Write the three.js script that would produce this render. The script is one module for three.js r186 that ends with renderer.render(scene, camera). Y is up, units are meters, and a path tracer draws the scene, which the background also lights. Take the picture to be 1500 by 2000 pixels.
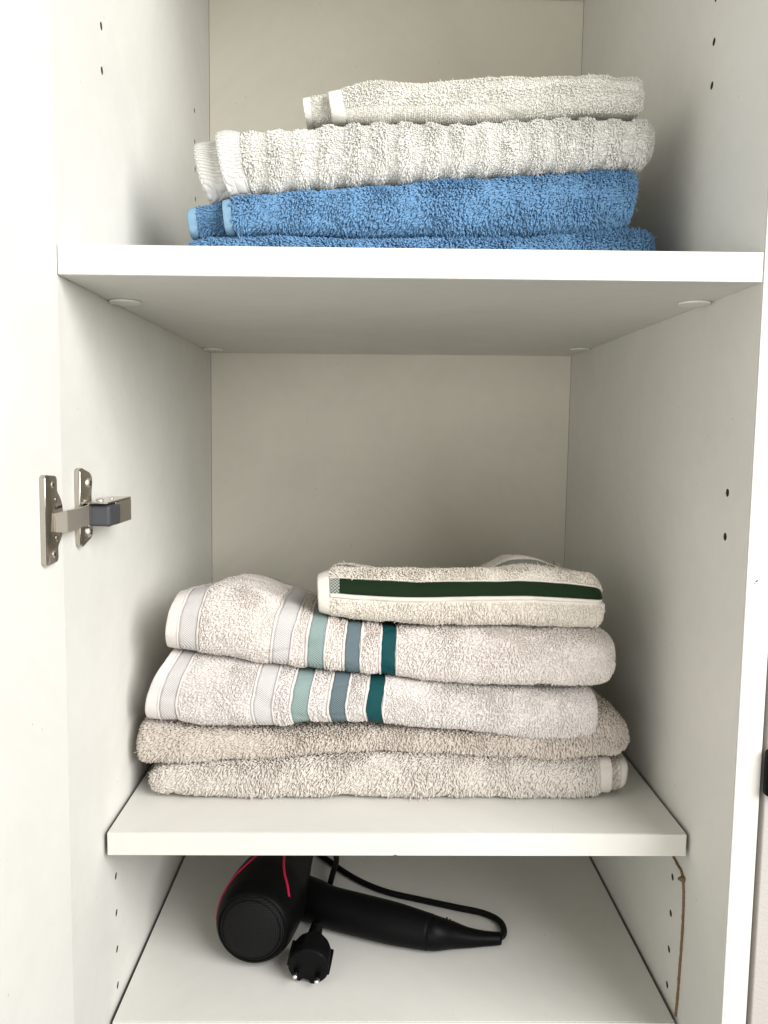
import * as THREE from 'three';
import { RectAreaLightUniformsLib } from 'three/addons/lights/RectAreaLightUniformsLib.js';
import { RoundedBoxGeometry } from 'three/addons/geometries/RoundedBoxGeometry.js';
import { ImprovedNoise } from 'three/addons/math/ImprovedNoise.js';
import { mergeGeometries, mergeVertices, toCreasedNormals } from 'three/addons/utils/BufferGeometryUtils.js';

// ------------------------------------------------------------------ camera, light, exposure
const scene = new THREE.Scene();
const FOCAL = 1602.8, PW = 1500, PH = 2000;                       // focal length in pixels of the 1500 x 2000 photograph
const camera = new THREE.PerspectiveCamera(2 * Math.atan(PH / 2 / FOCAL) * 180 / Math.PI, PW / PH, 0.02, 20);
{
  const ya = -0.01798, pi = 0.09447, ro = -0.01434;
  const Y = new THREE.Matrix4().set(Math.cos(ya), 0, -Math.sin(ya), 0, 0, 1, 0, 0, Math.sin(ya), 0, Math.cos(ya), 0, 0, 0, 0, 1);
  const P = new THREE.Matrix4().set(1, 0, 0, 0, 0, Math.cos(pi), -Math.sin(pi), 0, 0, Math.sin(pi), Math.cos(pi), 0, 0, 0, 0, 1);
  const R = new THREE.Matrix4().set(Math.cos(ro), -Math.sin(ro), 0, 0, Math.sin(ro), Math.cos(ro), 0, 0, 0, 0, 1, 0, 0, 0, 0, 1);
  const M = R.multiply(P).multiply(Y).transpose();
  camera.quaternion.setFromRotationMatrix(M);
  camera.position.set(0.20561, 0.90115, 1.06886);
  camera.updateMatrixWorld(true);
}
const renderer = new THREE.WebGLRenderer({ antialias: true });
renderer.toneMapping = THREE.LinearToneMapping;
renderer.toneMappingExposure = 1.0;
renderer.shadowMap.enabled = true;
scene.background = new THREE.Color(0.09, 0.088, 0.084);
RectAreaLightUniformsLib.init();
function softLight(name, color, intensity, w, h, pos, look) {
  const l = new THREE.RectAreaLight(color, intensity, w, h);
  l.name = name; l.position.set(...pos); l.lookAt(...look); l.castShadow = true; scene.add(l);
}
softLight('window_light', new THREE.Color(1, 0.992, 0.985), 10.8, 1.5, 1.5, [1.52, 1.62, 1.78], [0.23, 0.8, 0.4]);
softLight('room_light', new THREE.Color(1, 0.982, 0.955), 2.6, 2.6, 1.3, [-0.1, 0.55, 2.6], [0.23, 0.8, 0.4]);

// ------------------------------------------------------------------ helpers
function ray(u, v) { return new THREE.Vector3((u - PW / 2) / FOCAL, -(v - PH / 2) / FOCAL, -1).applyQuaternion(camera.quaternion); }
function atZ(u, v, z) { const d = ray(u, v), k = (z - camera.position.z) / d.z; return camera.position.clone().addScaledVector(d, k); }
function atY(u, v, y) { const d = ray(u, v), k = (y - camera.position.y) / d.y; return camera.position.clone().addScaledVector(d, k); }
function atX(u, v, x) { const d = ray(u, v), k = (x - camera.position.x) / d.x; return camera.position.clone().addScaledVector(d, k); }
function rng(seed) { let a = seed >>> 0; return () => { a = (a + 0x6D2B79F5) | 0; let t = Math.imul(a ^ (a >>> 15), 1 | a); t = (t + Math.imul(t ^ (t >>> 7), 61 | t)) ^ t; return ((t ^ (t >>> 14)) >>> 0) / 4294967296; }; }
const perlin = new ImprovedNoise();
const noise = (x, y, z) => perlin.noise(x, y, z);
const lerp = (a, b, t) => a + (b - a) * t, clamp = (x, a = 0, b = 1) => Math.min(b, Math.max(a, x));
const smooth = (a, b, x) => { const t = clamp((x - a) / (b - a)); return t * t * (3 - 2 * t); };
const taken = {};
function numbered(name) { const n = taken[name] = (taken[name] ?? -1) + 1; return n ? name + '_' + String(n).padStart(3, '0') : name; }
function mesh(name, geo, mat, parent) {
  const m = new THREE.Mesh(geo, mat); m.name = parent === scene ? numbered(name) : name; m.castShadow = m.receiveShadow = true; parent.add(m); return m;
}
function thing(name, label, category, group) {
  const g = new THREE.Group(); g.name = numbered(name); g.userData = { label, category }; if (group) g.userData.group = group; scene.add(g); return g;
}
function uvBox(g) {                                                // uv in metres, taken along the two axes each face spans
  g = g.index ? g.toNonIndexed() : g;
  const p = g.attributes.position, uv = new Float32Array(p.count * 2), a = new THREE.Vector3(), b = new THREE.Vector3(), c = new THREE.Vector3();
  for (let i = 0; i < p.count; i += 3) {
    a.fromBufferAttribute(p, i); b.fromBufferAttribute(p, i + 1); c.fromBufferAttribute(p, i + 2);
    const n = b.clone().sub(a).cross(c.clone().sub(a)), ax = Math.abs(n.x), ay = Math.abs(n.y), az = Math.abs(n.z);
    [a, b, c].forEach((q, k) => { const [s, t] = ax >= ay && ax >= az ? [q.z, q.y] : ay >= az ? [q.x, q.z] : [q.x, q.y]; uv[(i + k) * 2] = s; uv[(i + k) * 2 + 1] = t; });
  }
  g.setAttribute('uv', new THREE.BufferAttribute(uv, 2)); return g;
}
function box(x0, x1, y0, y1, z0, z1, r = 0.0006) {
  const g = new RoundedBoxGeometry(x1 - x0, y1 - y0, z1 - z0, 2, r); g.translate((x0 + x1) / 2, (y0 + y1) / 2, (z0 + z1) / 2); return uvBox(g);
}
function dataTex(n, f, srgb, metres) {                             // f(x, y) in 0..1 -> [r, g, b] or a grey
  const d = new Uint8Array(n * n * 4);
  for (let j = 0; j < n; j++) for (let i = 0; i < n; i++) { let c = f(i / n, j / n, i, j); if (typeof c === 'number') c = [c, c, c]; for (let k = 0; k < 3; k++) d[(j * n + i) * 4 + k] = clamp(c[k]) * 255; d[(j * n + i) * 4 + 3] = 255; }
  const t = new THREE.DataTexture(d, n, n); t.wrapS = t.wrapT = THREE.RepeatWrapping; t.magFilter = THREE.LinearFilter; t.minFilter = THREE.LinearMipmapLinearFilter; t.generateMipmaps = true;
  if (srgb) t.colorSpace = THREE.SRGBColorSpace; t.repeat.set(1 / metres, 1 / metres); t.needsUpdate = true; return t;
}
const lin = (r, g, b) => new THREE.Color().setRGB(r, g, b);

// ------------------------------------------------------------------ materials
const tile = (x, y, f, s) => { const w = Math.PI * 2, q = f / w; return noise(Math.cos(x * w) * q + s, Math.sin(x * w) * q + Math.cos(y * w) * q, Math.sin(y * w) * q + s * 1.7); };
const laminateBump = dataTex(256, (x, y) => 0.5 + 0.5 * tile(x, y, 60, 3) * 0.6 + 0.25 * tile(x, y, 25, 8), false, 0.06);
const laminateRough = dataTex(512, (x, y) => 0.62 + 0.18 * tile(x, y, 6, 1) + 0.14 * tile(x, y, 30, 5), false, 0.4);
const speckRand = rng(77), SP = 1024, speckField = new Float32Array(SP * SP).fill(1);
{                                                                  // sparse specks, nicks and faint hairline scratches of handling
  const dot = (cx, cy, r, k) => { for (let j = -3; j <= 3; j++) for (let i = -3; i <= 3; i++) if (i * i + j * j <= r * r) { const q = ((cy + j + SP) % SP) * SP + (cx + i + SP) % SP; speckField[q] = Math.min(speckField[q], k); } };
  for (let i = 0; i < 60; i++) dot(speckRand() * SP | 0, speckRand() * SP | 0, 0.6 + speckRand() * 0.8, 0.62 + speckRand() * 0.3);
  for (let i = 0; i < 22; i++) { let x = speckRand() * SP, y = speckRand() * SP, a = 1.57 + (speckRand() - 0.5) * 0.5, n = 12 + speckRand() * 40; for (let k = 0; k < n; k++) { dot(x | 0, y | 0, 0.5, 0.90 + 0.05 * speckRand()); a += (speckRand() - 0.5) * 0.12; x += Math.cos(a); y += Math.sin(a); } }
}
const laminateMap = dataTex(SP, (x, y, i, j) => { const k = speckField[j * SP + i] * (0.965 + 0.03 * tile(x, y, 9, 4) + 0.02 * tile(x, y, 40, 6) + 0.01 * tile(x, y, 110, 9)); return [k, k * (k < 0.85 ? 0.97 : 1), k * (k < 0.85 ? 0.93 : 1)]; }, false, 0.6);
const laminate = (c, rough = 1, bump = 0.00006) => new THREE.MeshPhysicalMaterial({ color: c, map: laminateMap, roughness: rough, roughnessMap: laminateRough, bumpMap: laminateBump, bumpScale: bump, specularIntensity: 0.6 });
const M = {
  side: laminate(lin(0.755, 0.745, 0.695)),
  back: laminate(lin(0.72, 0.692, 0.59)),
  shelf: laminate(lin(0.755, 0.745, 0.695), 0.85),
  edge: laminate(lin(0.72, 0.70, 0.645), 0.7, 0.00003),
  next: laminate(lin(0.50, 0.470, 0.435), 1.1, 0.0003),
  core: new THREE.MeshStandardMaterial({ color: lin(0.07, 0.05, 0.035), roughness: 1, side: THREE.DoubleSide }),
  cover: new THREE.MeshPhysicalMaterial({ color: lin(0.80, 0.79, 0.74), roughness: 0.4 }),
  nickel: new THREE.MeshPhysicalMaterial({ color: lin(0.50, 0.465, 0.415), metalness: 1, roughness: 0.27, roughnessMap: laminateRough }),
  nickelBright: new THREE.MeshPhysicalMaterial({ color: lin(0.72, 0.67, 0.60), metalness: 1, roughness: 0.5 }),
  damper: new THREE.MeshPhysicalMaterial({ color: lin(0.05, 0.052, 0.06), roughness: 0.55 }),
  slot: new THREE.MeshStandardMaterial({ color: lin(0.03, 0.027, 0.024), roughness: 0.8 }),
  blackGloss: new THREE.MeshPhysicalMaterial({ color: lin(0.0025, 0.0025, 0.0027), roughness: 0.42, specularIntensity: 0.2 }),
  blackMatt: new THREE.MeshPhysicalMaterial({ color: lin(0.0025, 0.0027, 0.003), roughness: 0.5, specularIntensity: 0.2 }),
  cord: new THREE.MeshPhysicalMaterial({ color: lin(0.004, 0.004, 0.0045), roughness: 0.55, specularIntensity: 0.35 }),
  red: new THREE.MeshPhysicalMaterial({ color: lin(0.55, 0.012, 0.07), roughness: 0.35 }),
  steel: new THREE.MeshPhysicalMaterial({ color: lin(0.8, 0.79, 0.77), metalness: 1, roughness: 0.2 }),
  mud: new THREE.MeshStandardMaterial({ color: lin(0.19, 0.115, 0.055), roughness: 1 }),
};
M.grille = M.blackMatt.clone();
M.grille.bumpMap = dataTex(64, (x, y) => { const f = (a, b) => Math.hypot(a - 0.5, b - 0.5); return f(x, y) < 0.3 ? 0 : 1; }, false, 0.0018); M.grille.bumpScale = 0.0006; M.grille.roughness = 0.6; M.grille.color = lin(1, 1, 1); M.grille.map = dataTex(64, (x, y) => Math.hypot(x - 0.5, y - 0.5) < 0.3 ? 0.0012 : 0.012, false, 0.0018);

// ------------------------------------------------------------------ the cabinet
const W = 0.464, D = 0.51822, TP = 0.018, YT = 1.72, YB = 0.12;
const SH = [                                                       // top of each shelf at its left and right end, thickness, front edge, side gap
  { yl: 1.02133, yr: 1.02434, t: 0.0195, d: D - 0.0005, gap: 0.0003 },
  { yl: 0.58686, yr: 0.58847, t: 0.01825, d: 0.44873, gap: 0.0033, raw: 1 },
  { yl: 0.42508, yr: 0.42543, t: 0.018, d: 0.44437, gap: 0.0033, raw: 1 },
];
const cabinet = thing('cabinet', 'open white laminate cabinet with three shelves and steel door hinge', 'cabinet');
const HOLE = 0.0030;
function sidePanel(right) {
  // drawn in (z, y): the drilled inner layer, then a solid layer behind it
  const s = new THREE.Shape(); s.moveTo(0, YB); s.lineTo(D - 0.001, YB); s.lineTo(D - 0.001, YT); s.lineTo(0, YT); s.closePath();
  const hole = (z, y) => { const h = new THREE.Path(); h.absellipse(z, y, HOLE, HOLE, 0, Math.PI * 2, true); s.holes.push(h); };
  const zf = right ? 0.41566 : 0.41798;
  for (let i = -2; i < 2; i++) hole(zf, 1.20289 - 0.032 * i);
  for (let i = 0; i < 4; i++) hole(zf, 0.53438 - 0.032 * i);
  if (right) { hole(0.48156, 0.86264); hole(0.48156, 0.83064); }
  else for (const v of [216, 277, 331, 389]) { const p = atX(380 + (v - 216) * 0.012, v, 0); hole(p.z, p.y); }
  const g = new THREE.ExtrudeGeometry(s, { depth: 0.010, bevelEnabled: false, curveSegments: 10 });
  g.rotateY(-Math.PI / 2);                                          // z -> -x, shape x -> z
  const x0 = right ? W : 0; g.translate(right ? x0 + 0.010 : x0, 0, 0);
  const rest = right ? box(x0 + 0.010, x0 + TP, YB, YT, 0, D - 0.001, 0.0003) : box(-TP, -0.010, YB, YT, 0, D - 0.001, 0.0003);
  const p = mesh('side_panel', mergeGeometries([uvBox(g), rest]), M.side, cabinet);
  for (const h of s.holes) {                                        // raw chipboard shows inside each drilled hole
    const c = h.curves[0], lining = new THREE.LatheGeometry([[0, 0], [HOLE - 0.00005, 0], [HOLE - 0.00005, 0.0095]].map((q) => new THREE.Vector2(...q)), 14); lining.rotateZ(right ? Math.PI / 2 : -Math.PI / 2);
    mesh('pin_hole', lining, M.core, p).position.set(right ? W + 0.0098 : -0.0098, c.aY, c.aX);
  }
  mesh('edge_band', right ? box(x0 + 0.0003, x0 + TP, YB, YT, D - 0.0009, D + 0.0004, 0.0005) : box(-TP, -0.0003, YB, YT, D - 0.0009, D + 0.0004, 0.0005), right ? M.edge : M.side, p);
  return p;
}
sidePanel(false); sidePanel(true);
{                                                                  // back panel sits in grooves, a hair short of each side
  mesh('back_panel', box(0.0004, W - 0.0004, YB, YT, -0.008, 0, 0.0003), M.back, cabinet);
}
function disc(r, h) { const g = new THREE.LatheGeometry([[0, 0], [r * 0.72, 0], [r * 0.72, 0.0007], [r * 0.76, 0.0007], [r * 0.76, 0], [r * 0.93, 0], [r, h * 0.4], [r, h], [0, h]].map((p) => new THREE.Vector2(...p)), 40); return g; }
SH.forEach((s, i) => {
  const tilt = Math.atan2(s.yr - s.yl, W);
  const holder = mesh('shelf', box(s.gap, W - s.gap, -s.t, 0, 0.001, s.d - 0.0013, 0.0003), M.shelf, cabinet);
  holder.position.y = s.yl; holder.rotation.z = tilt;
  mesh('edge_band', box(s.gap, W - s.gap, -s.t + 0.0001, -0.0001, s.d - 0.0008, s.d + 0.0002, 0.0004), M.edge, holder);
  if (s.raw) for (const x of [s.gap - 0.0003, W - s.gap - 0.0003]) mesh('raw_edge', box(x, x + 0.0006, -s.t + 0.0003, -0.0003, 0.002, s.d - 0.0015, 0.0001), M.core, holder);
  if (i === 0) for (const [u, v, left] of [[234, 588, 1], [407, 681, 1], [1345, 598, 0], [1133, 686, 0]]) {
    const p = atY(u, v, s.yl - s.t), c = mesh('connector_cover', disc(0.0122, 0.0021), M.cover, holder);
    c.position.set(left ? 0.0126 : W - 0.0126, -s.t - 0.0020, p.z);
  }
});
{                                                                  // the next shelf up, only its back lower edge shows
  const y = atZ(1140, 3, 0).y;
  const up = mesh('shelf', box(0.0004, W - 0.0004, y, y + 0.018, 0.001, 0.44, 0.0004), M.shelf, cabinet); mesh('edge_band', box(0.0004, W - 0.0004, y + 0.0001, y + 0.0179, 0.4395, 0.441, 0.0004), M.edge, up);
}
for (const [u, v, z, w, h, a] of [[1478, 1135, D + 0.0004, 0.0024, 0.0010, 0.6], [1474, 1139, D + 0.0004, 0.0012, 0.0007, 0.2], [772, 1670.5, SH[1].d + 0.0002, 0.0030, 0.0008, 0.05]]) {   // nicks that bare the chipboard
  const n = mesh('nick', new THREE.SphereGeometry(0.5, 12, 8), M.core, cabinet), p = atZ(u, v, z); n.scale.set(w, h, 0.0003); n.position.copy(p); n.rotation.z = a;
}
// the open door on the left, a little past square
{
  const d = mesh('door', box(-0.018, 0, YB, YT, 0, 0.47, 0.0004), M.side, cabinet);
  d.position.set(0.0005, 0, D + 0.0007); d.rotation.y = -0.11;
}
// ------------------------------------------------------------------ the hinge
{
  const hinge = new THREE.Group(); hinge.name = 'hinge'; hinge.userData.label = 'nickel plated concealed hinge with grey damper'; cabinet.add(hinge);
  const hy = 0.8468;
  const plate = (shape, t, bev) => { const g = new THREE.ExtrudeGeometry(shape, { depth: t, bevelEnabled: true, bevelSize: bev, bevelThickness: bev, bevelSegments: 3, curveSegments: 12 }); g.rotateY(-Math.PI / 2); g.scale(-1, 1, 1); const ix = g.index; const p = g.attributes.position.array; for (let i = 0; i < p.length; i += 9) for (let k = 0; k < 3; k++) { const q = p[i + 3 + k]; p[i + 3 + k] = p[i + 6 + k]; p[i + 6 + k] = q; } g.deleteAttribute('uv'); g.computeVertexNormals(); return uvBox(toCreasedNormals(g, 0.6)); };
  // shape drawn in (z, y), thickness along +x
  const cup = new THREE.Shape();
  cup.moveTo(0.012, -0.029); cup.quadraticCurveTo(0.012, -0.0315, 0.009, -0.0315); cup.lineTo(-0.004, -0.0305); cup.quadraticCurveTo(-0.0065, -0.030, -0.0065, -0.027);
  cup.lineTo(-0.0065, -0.0215); cup.bezierCurveTo(-0.0065, -0.017, -0.0145, -0.016, -0.0155, -0.006); cup.lineTo(-0.0155, 0.006); cup.bezierCurveTo(-0.0145, 0.016, -0.0065, 0.017, -0.0065, 0.0215);
  cup.lineTo(-0.0065, 0.027); cup.quadraticCurveTo(-0.0065, 0.030, -0.004, 0.0305); cup.lineTo(0.009, 0.0315); cup.quadraticCurveTo(0.012, 0.0315, 0.012, 0.029); cup.closePath();
  const c = mesh('cup_plate', plate(cup, 0.0022, 0.0009), M.nickel, hinge); c.position.set(-0.0008, hy - 0.0035, D + 0.0205); c.rotation.y = -0.10; c.scale.set(1, 0.9, 0.8);
  const wing = new THREE.Shape(); const w = 0.010, hh = 0.0270;
  wing.moveTo(w, -hh + 0.004); wing.quadraticCurveTo(w, -hh, w - 0.004, -hh); wing.lineTo(-w + 0.004, -hh + 0.003); wing.quadraticCurveTo(-w - 0.004, -hh + 0.004, -w - 0.004, -hh + 0.010);
  wing.quadraticCurveTo(-w - 0.002, -hh + 0.017, -w - 0.002, -0.008); wing.lineTo(-w - 0.002, 0.008); wing.quadraticCurveTo(-w - 0.002, hh - 0.017, -w - 0.004, hh - 0.010); wing.quadraticCurveTo(-w - 0.004, hh - 0.004, -w + 0.004, hh - 0.003); wing.lineTo(w - 0.004, hh); wing.quadraticCurveTo(w, hh, w, hh - 0.004); wing.closePath();
  const mp = mesh('mounting_plate', plate(wing, 0.0024, 0.0009), M.nickel, hinge); mp.position.set(0.0010, hy, 0.4845);
  const screwHead = (r) => { const g = new THREE.LatheGeometry([[r, 0], [r, r * 0.18], [r * 0.8, r * 0.5], [r * 0.3, r * 0.62], [0, r * 0.62]].map((p) => new THREE.Vector2(...p)), 24); g.rotateZ(-Math.PI / 2); return g; };
  const screw = (x, y, z, r, flat = 1) => { const s = mesh('screw', screwHead(r), M.nickelBright, hinge); s.position.set(x, y, z); s.scale.x = flat; const a = box(-0.0001, 0.0003, -r * 0.6, r * 0.6, -r * 0.13, r * 0.13, 0.00005), b = box(-0.0001, 0.0003, -r * 0.13, r * 0.13, -r * 0.6, r * 0.6, 0.00005); const k = mesh('screw_recess', mergeGeometries([a, b]), M.slot, hinge); k.position.set(x + r * 0.60 * flat, y, z); k.rotation.x = 0.5; };
  screw(0.0040, hy + 0.0165, 0.4800, 0.0038); screw(0.0040, hy - 0.0185, 0.4800, 0.0038);
  screw(0.0020, hy + 0.0190, D + 0.0210, 0.0024, 0.4); screw(0.0020, hy - 0.0260, D + 0.0210, 0.0024, 0.4);
  // cup rivets
  for (const s of [-1, 1]) { const r = mesh('rivet', screwHead(0.0024), M.nickel, hinge); r.position.set(0.0022, hy - 0.0035 + s * 0.0125, D + 0.0165); r.scale.x = 0.6; }
  // channel arm: steel top, bottom and side round the grey damper
  const A0 = 0.0035, A1 = 0.0205, zF = 0.4835, zB = 0.4300, yT = 0.0035, yB = -0.0145;
  const ch = [box(A0, A1, yT - 0.0012, yT, zB, zF + 0.004, 0.0005), box(A1 - 0.0012, A1, yB, yT - 0.0013, zB, zF - 0.0155, 0.0005), box(A0, A1 - 0.0013, yB, yB + 0.0012, zB, zF, 0.0005), box(A0, A1 - 0.0013, yB + 0.0013, yT - 0.0013, zB, zB + 0.0012, 0.0005)];
  const arm = mesh('arm', mergeGeometries(ch), M.nickel, hinge); arm.position.y = hy;
  for (const [dx, dz, r] of [[0.010, zF - 0.012, 0.0026], [0.0125, zF - 0.030, 0.0018]]) { const s = mesh('adjusting_screw', screwHead(r).rotateZ(Math.PI / 2), M.nickelBright, hinge); s.position.set(dx, hy + yT, dz); }
  const dg = uvBox(new RoundedBoxGeometry(0.0165, 0.0158, 0.026, 4, 0.0028)); dg.translate((A0 + A1) / 2 + 0.0010, (yT + yB) / 2 - 0.0012, zF - 0.012);
  const da = mesh('damper', dg, M.damper, hinge); da.position.y = hy;
  // bent link from the cup to the arm
  const link = new THREE.CatmullRomCurve3([[0.0030, 0, D + 0.021], [0.0070, 0, D + 0.0135], [0.0078, 0, D - 0.002], [0.0070, 0, D - 0.020], [0.0062, 0, zF - 0.004]].map((p) => new THREE.Vector3(...p)));
  const n = 24, pos = [], idx = [];
  for (let i = 0; i <= n; i++) {
    const p = link.getPoint(i / n), t = link.getTangent(i / n), nx = new THREE.Vector3(-t.z, 0, t.x), hgt = lerp(0.0060, 0.0078, i / n) + 0.0006 * Math.sin(i / n * 6);
    for (const [a, b] of [[1, -1], [1, 1], [-1, 1], [-1, -1]]) pos.push(p.x + nx.x * a * 0.0009, b * hgt - 0.0055, p.z + nx.z * a * 0.0009);
    if (i) for (let k = 0; k < 4; k++) { const a = (i - 1) * 4 + k, b = (i - 1) * 4 + (k + 1) % 4, c2 = i * 4 + k, d2 = i * 4 + (k + 1) % 4; idx.push(a, b, c2, b, d2, c2); }
  }
  idx.push(0, 2, 1, 0, 3, 2, n * 4, n * 4 + 1, n * 4 + 2, n * 4, n * 4 + 2, n * 4 + 3);
  let lg = new THREE.BufferGeometry(); lg.setAttribute('position', new THREE.Float32BufferAttribute(pos, 3)); lg.setIndex(idx); lg = toCreasedNormals(lg, 0.7);
  const lk = mesh('link', uvBox(lg), M.nickelBright, hinge); lk.position.y = hy;
  const pin = mesh('pivot_pin', new THREE.CylinderGeometry(0.0010, 0.0010, 0.0168, 16), M.nickel, hinge); pin.position.set(0.0068, hy - 0.0052, zF + 0.0030);
}

// ------------------------------------------------------------------ the neighbouring door and the brown mud trail
{
  const nd = thing('neighbouring_door', 'pale closed door beside the cabinet with a black handle', 'door');
  const x0 = W + TP + 0.0034;
  mesh('door_leaf', box(x0, x0 + 0.40, YB, YT, D - 0.018, D + 0.0010, 0.0012), M.next, nd);
  const h = atZ(1499, 1508, D + 0.006), top = atZ(1499, 1466, D + 0.006).y, bot = atZ(1499, 1556, D + 0.006).y;
  mesh('handle', box(h.x - 0.0010, h.x + 0.022, bot, top, D + 0.0008, D + 0.0085, 0.0028), M.blackMatt, nd);
}
{
  const px = [[1312, 1660], [1318, 1674], [1326, 1690], [1333, 1702], [1336, 1716], [1337, 1735], [1337, 1760], [1336, 1790], [1334, 1830], [1331, 1870], [1328, 1910], [1325, 1950], [1321.5, 1984]];
  const pts = px.map(([u, v]) => { const p = atX(u, v, W); p.x -= 0.0009; return p; });
  const curve = new THREE.CatmullRomCurve3(pts), n = 120, k = 8, pos = [], idx = [], r = rng(5);
  for (let i = 0; i <= n; i++) {
    const t = i / n, p = curve.getPoint(t), tan = curve.getTangent(t), s = new THREE.Vector3(1, 0, 0), q = tan.clone().cross(s).normalize();
    const knot = Math.exp(-Math.pow((t - 0.335) / 0.022, 2)), rad = 0.0011 + 0.0003 * noise(t * 40, 2, 1) + knot * 0.0034 + 0.0002 * r();
    for (let j = 0; j < k; j++) { const a = j / k * Math.PI * 2, rr = rad * (1 + 0.35 * noise(t * 90, j * 1.3, 7)); pos.push(p.x + Math.cos(a) * rr * 0.8 - knot * 0.001, p.y + q.y * Math.sin(a) * rr, p.z + q.z * Math.sin(a) * rr); }
    if (i) for (let j = 0; j < k; j++) { const a = (i - 1) * k + j, b = (i - 1) * k + (j + 1) % k, c = i * k + j, d = i * k + (j + 1) % k; idx.push(a, c, b, b, c, d); }
  }
  const g = new THREE.BufferGeometry(); g.setAttribute('position', new THREE.Float32BufferAttribute(pos, 3)); g.setIndex(idx); g.computeVertexNormals();
  const m = mesh('mud_trail', g, M.mud, scene); m.userData = { label: 'thin brown mud trail with a small lump running down the right cabinet wall', category: 'mud trail' };
}

// ------------------------------------------------------------------ towels
const weaveBump = dataTex(64, (x, y) => 0.5 + 0.25 * Math.sin(x * Math.PI * 16) * (Math.sin(y * Math.PI * 8) > 0 ? 1 : -1) + 0.2 * Math.sin(y * Math.PI * 16), false, 0.008);
const twillBump = dataTex(128, (x, y) => { const a = (x * 8 + y * 8) % 1, b = (x * 16 - y * 4 + 8) % 1; return 0.5 + 0.35 * Math.sin(a * 6.283) + 0.15 * Math.sin(b * 6.283); }, false, 0.012);
const chunkyBump = dataTex(128, (x, y) => { const j = Math.floor(y * 8), f = y * 8 - j, g = (x * 4 + (j % 2) * 0.5) % 1; return Math.sqrt(Math.abs(Math.sin(f * Math.PI)) * Math.abs(Math.sin(g * Math.PI))); }, false, 0.022);
const twillMap = dataTex(128, (x, y) => 0.82 + 0.2 * Math.sin(((x * 8 + y * 8) % 1) * 6.283) + 0.08 * noise(x * 30, y * 30, 3), false, 0.012);
const cloth = (c, bump, scale, extra = {}) => new THREE.MeshPhysicalMaterial({ color: c, roughness: 0.9, bumpMap: bump, bumpScale: scale, sheen: 0.25, sheenRoughness: 0.6, sheenColor: lin(0.6, 0.6, 0.6), ...extra });
const pileMat = (c) => new THREE.MeshPhysicalMaterial({ color: c, roughness: 1, specularIntensity: 0.1, transmission: 0.22, thickness: 0, side: THREE.DoubleSide });
const satin = (c) => cloth(c, twillBump, 0.00035, { roughness: 0.55, map: twillMap, sheen: 0.1, sheenColor: c, specularIntensity: 0.3 });

// one terry loop: a short bent strand, thicker in the middle, 1 high along +y
function strand(bend, twist) {
  const rings = [[0, 0.8], [0.32, 1], [0.68, 1], [0.92, 0.72]], k = 5, pos = [], idx = [];
  rings.forEach(([h, r], i) => { for (let j = 0; j < k; j++) { const a = j / k * Math.PI * 2 + i * twist; pos.push(Math.cos(a) * r + bend * h * h * 5, h, Math.sin(a) * r * 0.85 + 0.8 * Math.sin(h * 3) * twist); } });
  pos.push(bend * 5, 1, 0.1 * twist);
  for (let i = 0; i < 3; i++) for (let j = 0; j < k; j++) { const a = i * k + j, b = i * k + (j + 1) % k, c = a + k, d = b + k; idx.push(a, c, b, b, c, d); }
  for (let j = 0; j < k; j++) idx.push(3 * k + j, 4 * k, 3 * k + (j + 1) % k);
  const g = new THREE.BufferGeometry(); g.setAttribute('position', new THREE.Float32BufferAttribute(pos, 3)); g.setIndex(idx); g.computeVertexNormals(); return g;
}
const STRAND = strand(0.32, 0.5);

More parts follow.
